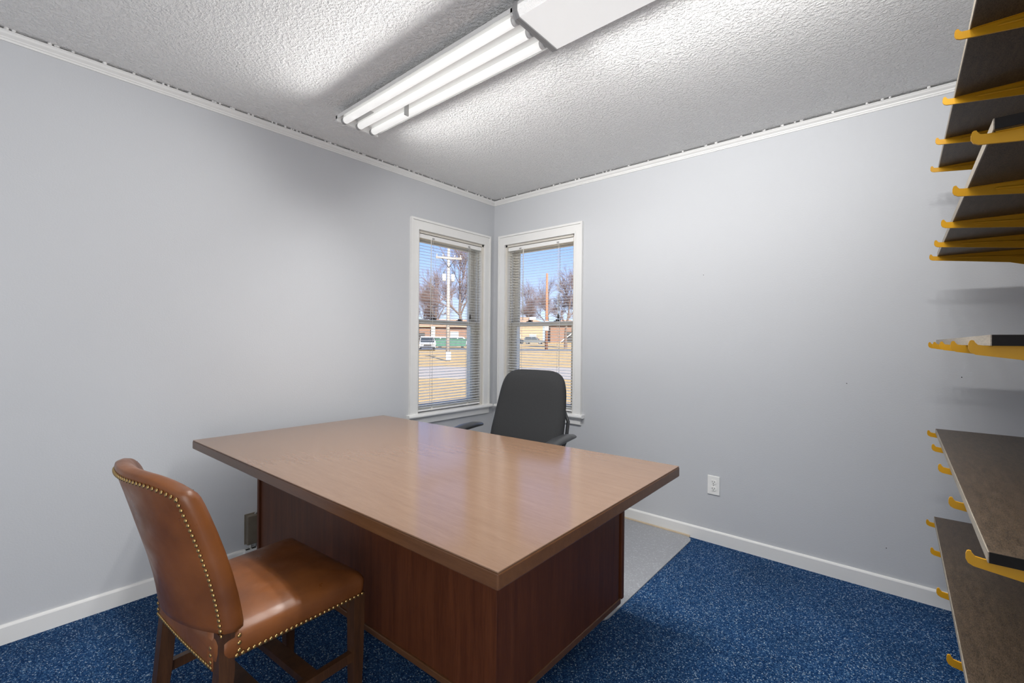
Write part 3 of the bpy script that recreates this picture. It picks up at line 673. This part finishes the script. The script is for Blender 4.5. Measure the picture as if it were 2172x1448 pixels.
# back support loop
lp = [(0.215, 0.10, 0.50), (0.245, 0.155, 0.62), (0.235, 0.20, 0.72), (0.20, 0.205, 0.80)]
for s in (-1, 1): MB().tube([(s*x, y+0.02, z) for x, y, z in lp], [0.012, 0.011, 0.011, 0.009], 8).build('back_strut', M['plastic'], oc)
MB().tube([(0, 0.02, 0.40), (0, 0.10, 0.44), (0, 0.13, 0.56), (0, 0.16, 0.68)], [0.03, 0.03, 0.026, 0.02], 8).build('back_bar', M['plastic'], oc)
rings = [[Vector((x, y, z)) for x, y in rrect(0.25-i, 0.24-i, 0.09-i*0.5, 6, 0, -0.17)] for i, z in ((0.02, 0.41), (0.0, 0.43), (0.0, 0.46), (0.02, 0.485), (0.06, 0.495), (0.15, 0.497))]
MB().loft(rings, True, True).build('seat', M['fabric'], oc)
for s in (-1, 1):
    st_ = MB().tube([(s*0.22, -0.12, 0.42), (s*0.31, -0.12, 0.44), (s*0.335, -0.12, 0.52), (s*0.335, -0.11, 0.655)], [0.02, 0.02, 0.018, 0.018], 8).build('arm_post', M['plastic'], oc)
    rr = []
    for y, hw_, zc, ht in ((-0.235, 0.012, 0.652, 0.006), (-0.225, 0.028, 0.655, 0.012), (-0.18, 0.040, 0.664, 0.017), (-0.10, 0.044, 0.672, 0.019), (0.0, 0.040, 0.674, 0.018), (0.07, 0.030, 0.669, 0.013), (0.09, 0.014, 0.666, 0.007)):
        rr.append([Vector((s*0.335+hw_*math.cos(2*PI*k/14), y, zc+ht*math.sin(2*PI*k/14))) for k in range(14)])
    MB().loft(rr, True, True).build('armrest', M['plastic'], oc)
MB().tube([(0, -0.15, 0.10), (0, -0.15, 0.26), (0, -0.15, 0.26), (0, -0.15, 0.41)], [0.03, 0.03, 0.02, 0.02], 12).build('gas_lift', M['plastic'], oc)
for k in range(5):
    a = 2*PI*k/5+0.3; cx, cy = math.cos(a), math.sin(a)
    l_ = MB().tube([(0, -0.15, 0.12), (0.15*cx, -0.15+0.15*cy, 0.10), (0.29*cx, -0.15+0.29*cy, 0.072)], [0.026, 0.02, 0.014], 8).build('base_leg', M['plastic'], oc)
    MB().tube([(0.29*cx-0.018*cy, -0.15+0.29*cy+0.018*cx, 0.029), (0.29*cx+0.018*cy, -0.15+0.29*cy-0.018*cx, 0.029)], 0.028, 12).build('caster', M['plastic'], l_)

# ------------------------------------------------------------------ shelves on the right wall
BY = [-0.266, -0.620, -0.985, -1.381, -1.755]
SHZ = [('topmost shelf', 1.980), ('second shelf from the top', 1.602), ('eye-level middle shelf', 1.226), ('second-lowest shelf', 0.847), ('lowest shelf', 0.463)]
ORD = ['first', 'second', 'third', 'fourth', 'fifth']
SX0 = 2.826
for y in BY:
    s = MB().box(XW-0.012, XW, y-0.008, y+0.008, 0.25, 2.2)
    for k in range(38):
        s.box(XW-0.0135, XW-0.0115, y-0.003, y+0.003, 0.28+k*0.05, 0.295+k*0.05)
    s.build('shelf_standard', M['yellow'], wr)
LB = XW-0.012-2.800
bp_ = [(-LB+0.004, 0.010), (-LB+0.0015, 0.0085), (-LB, 0.003), (-LB, -0.006), (-LB+0.003, -0.0125), (-LB+0.010, -0.0165), (-LB*0.62, -0.032), (-LB*0.30, -0.047), (-LB*0.16, -0.062), (-LB*0.06, -0.092), (0, -0.105), (0, 0.0), (-LB+0.022, 0.0), (-LB+0.012, 0.0015), (-LB+0.0085, 0.006), (-LB+0.007, 0.0095)]
def bracket(y, z, label):
    root = empty('shelf_bracket', (XW-0.012, y, z)); tag(root, label, 'bracket', 'yellow shelf brackets')
    global br_me, rib_me
    if br_me is None:
        p = MB().prism(bp_, 'y', -0.0022, 0.0022)
        p.add([(x_, -0.006 if k < 2 else 0.006, 0.0) for k, x_ in enumerate((-LB+0.03, 0, 0, -LB+0.03))]+[(x_, -0.006 if k < 2 else 0.006, -0.0015) for k, x_ in enumerate((-LB+0.03, 0, 0, -LB+0.03))], [(0, 1, 2, 3), (7, 6, 5, 4), (0, 4, 5, 1), (2, 6, 7, 3), (1, 5, 6, 2), (0, 3, 7, 4)])
        a = p.build('plate', M['yellow'], root); br_me = a.data
        b = MB().tube([(-LB+0.072, -0.0015, -0.0105), (-LB+0.075, -0.0025, -0.0107), (-LB*0.5, -0.003, -0.0175), (-0.05, -0.003, -0.026), (-0.046, -0.0015, -0.026)], [0.001, 0.003, 0.0036, 0.0036, 0.001], 8).build('rib', M['yellow'], root); rib_me = b.data
    else:
        link('plate', br_me, root); link('rib', rib_me, root)
br_me = rib_me = None
for j, (nm_, z) in enumerate(SHZ):
    y1 = -0.235 if j != 3 else -0.262; y0 = -1.772
    sh = empty('wall_shelf', ((SX0+XW-0.016)/2, (y0+y1)/2, z)); tag(sh, 'dark brown wood-grain shelf board, the '+nm_+' on the right', 'shelf', 'dark shelf boards')
    O = sh.location
    MB().bbox(SX0+0.0015-O.x, XW-0.016-O.x, y0+0.001-O.y, y1-O.y, 0.0002, 0.0195, 0.001).build('board', M['shelf'], sh)
    MB().box(SX0-O.x, SX0+0.0016-O.x, y0-O.y, y1-O.y, 0.0004, 0.0193).build('front_edge', M['shelf_edge'], sh)
    MB().box(SX0+0.0016-O.x, XW-0.016-O.x, y0-0.0006-O.y, y0+0.0012-O.y, 0.0004, 0.0193).build('end_edge', M['shelf_end'], sh)
    for i, y in enumerate(BY):
        lab = ('yellow metal bracket under the '+nm_+', '+ORD[i]+' from the outlet wall')
        bracket(y, z, lab)

# ------------------------------------------------------------------ outdoors
FH = Vector((F_.x, F_.y, 0)).normalized(); RH = Vector((FH.y, -FH.x, 0))
def gz(s): return -0.45+0.0125*max(0.0, s-40)
def ext(px, D, z=None):
    """ground point seen in picture column px at depth D"""
    p = CAM+FH*D+RH*((px-1086)/FPX*D); s = D
    return Vector((p.x, p.y, gz(D) if z is None else z))
def strip(name, d0, d1, mat, dz, label, cat, w=90, kind=None, step=6):
    b = MB(); n = max(2, int((d1-d0)/step)+1); m = 2; vs = []; fs = []
    for i in range(n+1):
        d = lerp(d0, d1, i/n); 
        for k in (-1, 1):
            p = CAM+FH*d+RH*(k*w); vs.append((p.x, p.y, gz(d)+dz))
    # give the strip thickness
    N0 = len(vs); vs += [(x, y, z-0.3) for x, y, z in vs]
    for i in range(n):
        a = 2*i; fs += [(a, a+1, a+3, a+2), (N0+a, N0+a+2, N0+a+3, N0+a+1), (a, a+2, N0+a+2, N0+a), (a+1, N0+a+1, N0+a+3, a+3)]
    fs += [(0, N0, N0+1, 1), (2*n, 2*n+1, N0+2*n+1, N0+2*n)]
    o = b.add(vs, fs).build(name, mat); tag(o, label, cat, kind=kind); return o
M['grass'] = plain('dormant_grass', (0.42, 0.29, 0.145), 0.9, 0.1, var=0.22, scale=1.2)
M['road'] = plain('pale_street', (0.36, 0.31, 0.27), 0.8, 0.3, var=0.06, scale=0.8)
M['asphalt'] = plain('asphalt', (0.13, 0.13, 0.14), 0.8, 0.3, var=0.1, scale=0.8)
M['bark'] = plain('bark', (0.16, 0.115, 0.095), 0.9, 0.1, var=0.2, scale=4)
M['twig'] = plain('twigs', (0.22, 0.155, 0.14), 0.9, 0.1, var=0.15, scale=2)
M['pole'] = plain('weathered_pole', (0.36, 0.32, 0.29), 0.8, 0.2, var=0.1, scale=3)
M['redpole'] = plain('brown_pole', (0.36, 0.17, 0.10), 0.8, 0.2, var=0.15, scale=3)
M['tank'] = plain('transformer_grey', (0.50, 0.50, 0.50), 0.5, 0.4)
def mat_brick(name, a, b_, mort):
    m, n, l, b = newmat(name); setb(b, a, 0.85, 0.2)
    tcn = n.new('ShaderNodeTexCoord'); mp = n.new('ShaderNodeMapping'); mp.inputs['Rotation'].default_value = (PI/2, 0, 0); l.new(tcn.outputs['Object'], mp.inputs[0])
    br = n.new('ShaderNodeTexBrick'); br.inputs['Scale'].default_value = 4; br.inputs['Color1'].default_value = (*a, 1); br.inputs['Color2'].default_value = (*b_, 1); br.inputs['Mortar'].default_value = (*mort, 1)
    l.new(mp.outputs[0], br.inputs['Vector']); l.new(br.outputs['Color'], b.inputs['Base Color']); return m
M['brick_tan'] = mat_brick('tan_brick', (0.44, 0.29, 0.18), (0.38, 0.24, 0.15), (0.42, 0.34, 0.27))
M['brick_red'] = mat_brick('brown_brick', (0.24, 0.13, 0.09), (0.19, 0.10, 0.075), (0.3, 0.24, 0.2))
M['roof'] = plain('roof_shingle', (0.42, 0.25, 0.17), 0.9, 0.1, var=0.12, scale=3)
M['ext_white'] = plain('outdoor_white_paint', (0.58, 0.56, 0.53), 0.6, 0.3)
M['fascia'] = plain('tan_fascia', (0.46, 0.33, 0.23), 0.7, 0.2)
M['ext_dark'] = plain('dark_opening', (0.05, 0.045, 0.045), 0.5, 0.4)
M['ext_glass'] = plain('house_window_glass', (0.35, 0.40, 0.48), 0.1, 0.6)
M['car_white'] = plain('white_car_paint', (0.72, 0.73, 0.75), 0.25, 0.5)
M['car_grey'] = plain('grey_car_paint', (0.20, 0.205, 0.20), 0.25, 0.5, metal=0.3)
M['car_dark'] = plain('dark_car_paint', (0.04, 0.045, 0.06), 0.25, 0.5)
M['car_glass'] = plain('car_glass', (0.03, 0.035, 0.04), 0.08, 0.6)
M['tyre'] = plain('tyre', (0.02, 0.02, 0.02), 0.8, 0.2)
M['green'] = plain('dumpster_green', (0.065, 0.155, 0.105), 0.5, 0.4, var=0.1, scale=3)
M['chrome'] = plain('chrome', (0.6, 0.6, 0.6), 0.2, 0.5, metal=0.9)

strip('lawn', 3.9, 170, M['grass'], 0.0, 'tan dormant lawn outside the windows', 'lawn', kind='structure', w=120)
strip('street', 19.5, 27.5, M['road'], 0.02, 'pale street crossing the lawn nearest the windows', 'street', kind='structure', w=118)
strip('driveway', 60, 68, M['asphalt'], 0.02, 'grey asphalt lane in front of the brick buildings', 'lane', kind='structure', w=118)

def ext_empty(name, px, D, rz_view=0.0):
    """empty whose local x runs to the picture's right and y away from the house"""
    p = ext(px, D); o = empty(name, p, math.atan2(RH.y, RH.x)+rz_view); return o
# utility pole with crossarm and transformers
up = ext_empty('utility_pole', 950, 35, math.radians(18)); tag(up, 'pale utility pole with crossarm and two transformers outside the left window', 'utility pole')
MB().tube([(0, 0, 0), (0, 0, 4.5), (0, 0, 8.7)], [0.15, 0.13, 0.10], 10).build('shaft', M['pole'], up)
MB().box(-1.0, 1.0, -0.14, -0.02, 7.85, 8.0).build('crossarm', M['pole'], up)
for x in (-0.92, -0.45, 0.45, 0.92): MB().tube([(x, -0.08, 8.0), (x, -0.08, 8.14), (x, -0.08, 8.2)], [0.03, 0.05, 0.03], 8).build('insulator', M['tank'], up)
for s in (-1, 1): MB().tube([(0, -0.1, 7.2), (s*0.5, -0.08, 7.86)], 0.025, 5).build('brace', M['dark_metal'], up)
for x in (-0.34, 0.34):
    t_ = MB().tube([(x, 0, 6.15), (x, 0, 6.2), (x, 0, 6.66), (x, 0, 6.72)], [0.12, 0.16, 0.16, 0.1], 12).build('transformer', M['tank'], up)
    MB().tube([(x, 0, 6.72), (x, 0, 6.9)], 0.035, 6).build('bushing', M['dark_metal'], t_)
MB().box(-0.18, 0.20, -0.25, -0.14, 0.1, 0.75).build('meter_cabinet', M['ext_white'], up)
rp_ = ext_empty('wooden_pole', 1159, 64); tag(rp_, 'reddish-brown wooden pole with a white sign outside the right window', 'pole')
MB().tube([(0, 0, 0), (0, 0, 6), (0, 0, 10.8)], [0.22, 0.19, 0.15], 10).build('shaft', M['redpole'], rp_)
MB().box(-0.28, 0.28, -0.27, -0.22, 2.7, 4.1).build('sign', M['ext_white'], rp_)

# bare trees
def tree(px, D, height, spread, seed, label, lean=0.0, levels=5, dens=1.0, bare=0.28):
    rnd = random.Random(seed)
    root = ext_empty('bare_tree', px, D); tag(root, label, 'tree', 'leafless trees outside')
    tr = MB(); tw = MB()
    def branch(p, d, L, r, lv):
        pts = [p]; rs = [r]; q = p.copy(); dd = d.copy(); n = 3
        for i in range(n):
            dd = (dd+Vector((rnd.uniform(-1, 1), rnd.uniform(-1, 1), rnd.uniform(-0.4, 0.7)))*0.16).normalized()
            q = q+dd*(L/n); pts.append(q.copy()); rs.append(r*(1-0.5*(i+1)/n))
        (tr if lv < 2 else tw).tube(pts, rs, 6 if lv < 2 else 3, cap=False)
        if lv >= levels: return
        nb = (3 if lv == 0 else rnd.choice((3, 4, 4, 5)))
        nb = int(round(nb*(dens if lv > 1 else 1)))
        for k in range(nb):
            t = rnd.uniform(0.35, 1.0) if lv > 0 else rnd.uniform(0.75, 1.0)
            i = min(n-1, int(t*n)); bp0 = pts[i].lerp(pts[i+1], t*n-i)
            az = rnd.uniform(0, 2*PI); el = rnd.uniform(0.35, 0.95)*spread
            a = dd.orthogonal().normalized(); b2 = dd.cross(a)
            nd = (dd*math.cos(el)+(a*math.cos(az)+b2*math.sin(az))*math.sin(el)); nd.z += 0.12
            branch(bp0, nd.normalized(), L*rnd.uniform(0.55, 0.78), max(0.014, rs[i]*0.62), lv+1)
        if lv > 0: branch(pts[-1], dd, L*0.7, max(0.014, rs[-1]*0.9), lv+1)
        else:
            branch(pts[-1], (dd+Vector((0.15, 0, 0))).normalized(), L*0.9, rs[-1], lv+1)
    branch(Vector((0, 0, -0.2)), Vector((lean, 0, 1)).normalized(), height*bare, height*0.022, 0)
    tr.build('trunk', M['bark'], root); tw.build('twigs', M['twig'], root)
tree(930, 118, 24, 1.0, 3, 'wide bare tree behind the pale utility pole, left of it', dens=1.25)
tree(978, 100, 27, 0.85, 11, 'tall dense bare tree right of the pale utility pole', dens=1.3)
tree(895, 138, 18, 1.0, 5, 'low bare tree at the left edge of the left window', dens=1.2)
tree(1016, 132, 30, 0.9, 8, 'bare tree half hidden by the left window frame', dens=1.2)
tree(1200, 72, 14.5, 0.95, 21, 'bare tree with forked branches right of the wooden pole', lean=0.10, dens=1.2)
tree(1118, 138, 21, 1.0, 17, 'faint bare tree above the tan building', dens=1.2)
tree(1168, 172, 27, 1.0, 31, 'faint bare tree behind the wooden pole', dens=1.2)
tree(1062, 160, 21, 1.0, 41, 'faint bare tree at the left edge of the right window', dens=1.2)

# houses across the street
def house(px, D, wdt, dep, hgt, wall, label, rise=1.6, wins=(), doors=(), rot=0.0, over=0.5):
    root = ext_empty('brick_building', px, D, rot); tag(root, label, 'building')
    MB().box(-wdt/2, wdt/2, 0, dep, -0.5, hgt).build('wall', wall, root)
    h2 = wdt/2+over
    r = MB(); hip = dep*0.45
    vs = [Vector((-h2, -over, hgt)), Vector((h2, -over, hgt)), Vector((h2, dep+over, hgt)), Vector((-h2, dep+over, hgt)), Vector((-h2+hip, dep/2, hgt+rise)), Vector((h2-hip, dep/2, hgt+rise))]
    r.add(vs, [(0, 1, 5, 4), (1, 2, 5), (2, 3, 4, 5), (3, 0, 4), (3, 2, 1, 0)]); rf = r.build('roof', M['roof'], root)
    MB().box(-h2, h2, -over-0.03, -over+0.05, hgt-0.16, hgt+0.02).build('fascia', M['fascia'], root)
    for x, z, ww, hh in wins:
        f_ = MB().box(x-ww/2-0.1, x+ww/2+0.1, -0.08, 0.05, z-0.1, z+hh+0.1).build('window_frame', M['ext_white'], root)
        MB().box(x-ww/2, x+ww/2, -0.11, -0.07, z, z+hh).build('pane', M['ext_glass'], f_)
    for x, z, ww, hh in doors: MB().box(x-ww/2, x+ww/2, -0.06, 0.05, z, z+hh).build('door', M['ext_dark'], root)
    return root, rf
ha, _ = house(920, 88, 26, 9, 3.6, M['brick_red'], 'brown brick building with a low orange roof beyond the left window', rise=1.5, wins=((-7, 1.0, 1.4, 1.5), (4, 1.0, 1.4, 1.5), (8, 1.0, 1.4, 1.5)), doors=((-2.4, 0, 1.3, 2.3),))
MB().box(-0.35, 0.35, -0.9, -0.3, -0.3, 3.5).build('porch_column', M['ext_white'], ha)
hb, rb = house(1106, 112, 10.5, 9, 5.0, M['brick_tan'], 'sunlit tan brick building left of the wooden pole', rise=1.7, wins=((-1.0, 0.7, 1.3, 1.2), (2.8, 0.7, 1.5, 1.4)))
MB().box(2.0, 3.6, 2.0, 3.0, 5.6, 6.6).build('chimney', M['ext_white'], rb)
hc, _ = house(1204, 124, 9.5, 9, 4.8, M['brick_red'], 'brown brick building with an outside stair behind the bare tree', rise=1.6, wins=((3.6, 2.6, 1.2, 1.3),), doors=((1.2, -0.2, 4.0, 3.2),))
MB().prism([(-2.0, 0), (2.6, 3.6), (2.6, 3.95), (-2.0, 0.35)], 'y', -0.9, -0.75).build('stair_rail', M['ext_white'], hc)

# vehicles
def wheel(root, x, y, r=0.34):
    t_ = MB().tube([(x, y-0.11, r), (x, y+0.11, r)], r, 14).build('wheel', M['tyre'], root)
    MB().tube([(x, y-0.125, r), (x, y+0.125, r)], r*0.55, 10).build('hub_cap', M['chrome'], t_)
def car(px, D, rz, paint, label, L=4.5, Wd=1.8, Hh=1.65, suv=True):
    root = ext_empty('parked_car', px, D, rz); tag(root, label, 'car', 'parked cars outside')
    h = L/2; prof = [(-h, 0.32), (-h-0.02, 0.6), (-h+0.05, 0.95), (-h+0.25, 1.0), (h-1.25, 1.02), (h-0.15, 0.88), (h, 0.7), (h, 0.32)]
    MB().prism(prof, 'y', -Wd/2, Wd/2).build('body', paint, root)
    cab = [(-h+0.08, 0.98), (-h+0.30, Hh-0.05), (-h+0.6, Hh), (0.35, Hh), (0.65, Hh-0.08), (h-1.2, 1.0)]
    k = MB(); A = [Vector((x, -Wd/2*(0.98 if z < 1.1 else 0.82), z)) for x, z in cab]; B = [Vector((x, -p.y, z)) for (x, z), p in zip(cab, A)]
    n = len(cab); k.add(A+B, [(i, (i+1) % n, (i+1) % n+n, i+n) for i in range(n)]+[tuple(range(n-1, -1, -1)), tuple(range(n, 2*n))]); cb = k.build('cabin', paint, root)
    for sy in (-1, 1):
        g = MB(); yy = lambda z: sy*(Wd/2*(lerp(0.98, 0.82, (z-1.0)/(Hh-1.0)))+0.012)
        for xa, xb in ((-h+0.35, -0.55), (-0.48, 0.40)):
            g.add([Vector((xa, yy(1.05), 1.05)), Vector((xb+(0.38 if xb > 0 else 0), yy(1.05), 1.05)), Vector((xb, yy(Hh-0.12), Hh-0.12)), Vector((xa+0.12, yy(Hh-0.12), Hh-0.12))], [(0, 1, 2, 3)])
        g.build('side_window', M['car_glass'], cb)
    a, b2 = Vector((h-1.17, 0, 1.04)), Vector((0.68, 0, Hh-0.12)); g = MB()
    g.add([Vector((a.x+0.02, -Wd*0.46, a.z)), Vector((a.x+0.02, Wd*0.46, a.z)), Vector((b2.x+0.02, Wd*0.40, b2.z)), Vector((b2.x+0.02, -Wd*0.40, b2.z))], [(0, 1, 2, 3)]); g.build('windscreen', M['car_glass'], cb)
    for sy in (-1, 1): MB().box(h-0.06, h+0.03, sy*Wd*0.36-0.2, sy*Wd*0.36+0.2, 0.62, 0.82).build('headlight', M['chrome'], root)
    MB().box(h-0.02, h+0.02, -0.5, 0.5, 0.42, 0.78).build('grille', M['ext_dark'], root)
    MB().box(h-0.05, h+0.10, -Wd*0.48, Wd*0.48, 0.30, 0.46).build('bumper', M['car_dark'], root)
    for x in (-h+0.85, h-0.85):
        for y in (-Wd/2+0.12, Wd/2-0.12): wheel(root, x, y)
car(906, 60, math.radians(-78), M['car_white'], 'white truck facing the house at the left edge of the left window', Hh=1.8, Wd=2.0)
car(940, 76, math.radians(10), M['car_white'], 'white car parked behind the green container')
car(976, 80, math.radians(8), M['car_white'], 'white car parked right of the pale utility pole')
car(1133, 100, math.radians(-12), M['car_grey'], 'grey car parked before the tan brick building')
car(1092, 104, math.radians(20), M['car_dark'], 'dark car at the left edge of the right window')
gd = ext_empty('waste_container', 957, 69, math.radians(6)); tag(gd, 'long green waste container behind the pale utility pole', 'container')
MB().prism([(-2.2, 0.25), (2.2, 0.25), (2.35, 1.35), (-2.35, 1.35)], 'y', -0.8, 0.8).build('bin', M['green'], gd)
MB().box(-2.42, 2.42, -0.87, 0.87, 1.30, 1.42).build('rim', M['green'], gd)
for x in (-1.6, -0.8, 0.0, 0.8, 1.6): MB().box(x-0.05, x+0.05, -0.88, -0.8, 0.3, 1.3).build('rib', M['green'], gd)
for x in (-1.7, 1.7): MB().box(x-0.2, x+0.2, -0.7, 0.7, 0.0, 0.27).build('skid', M['ext_dark'], gd)
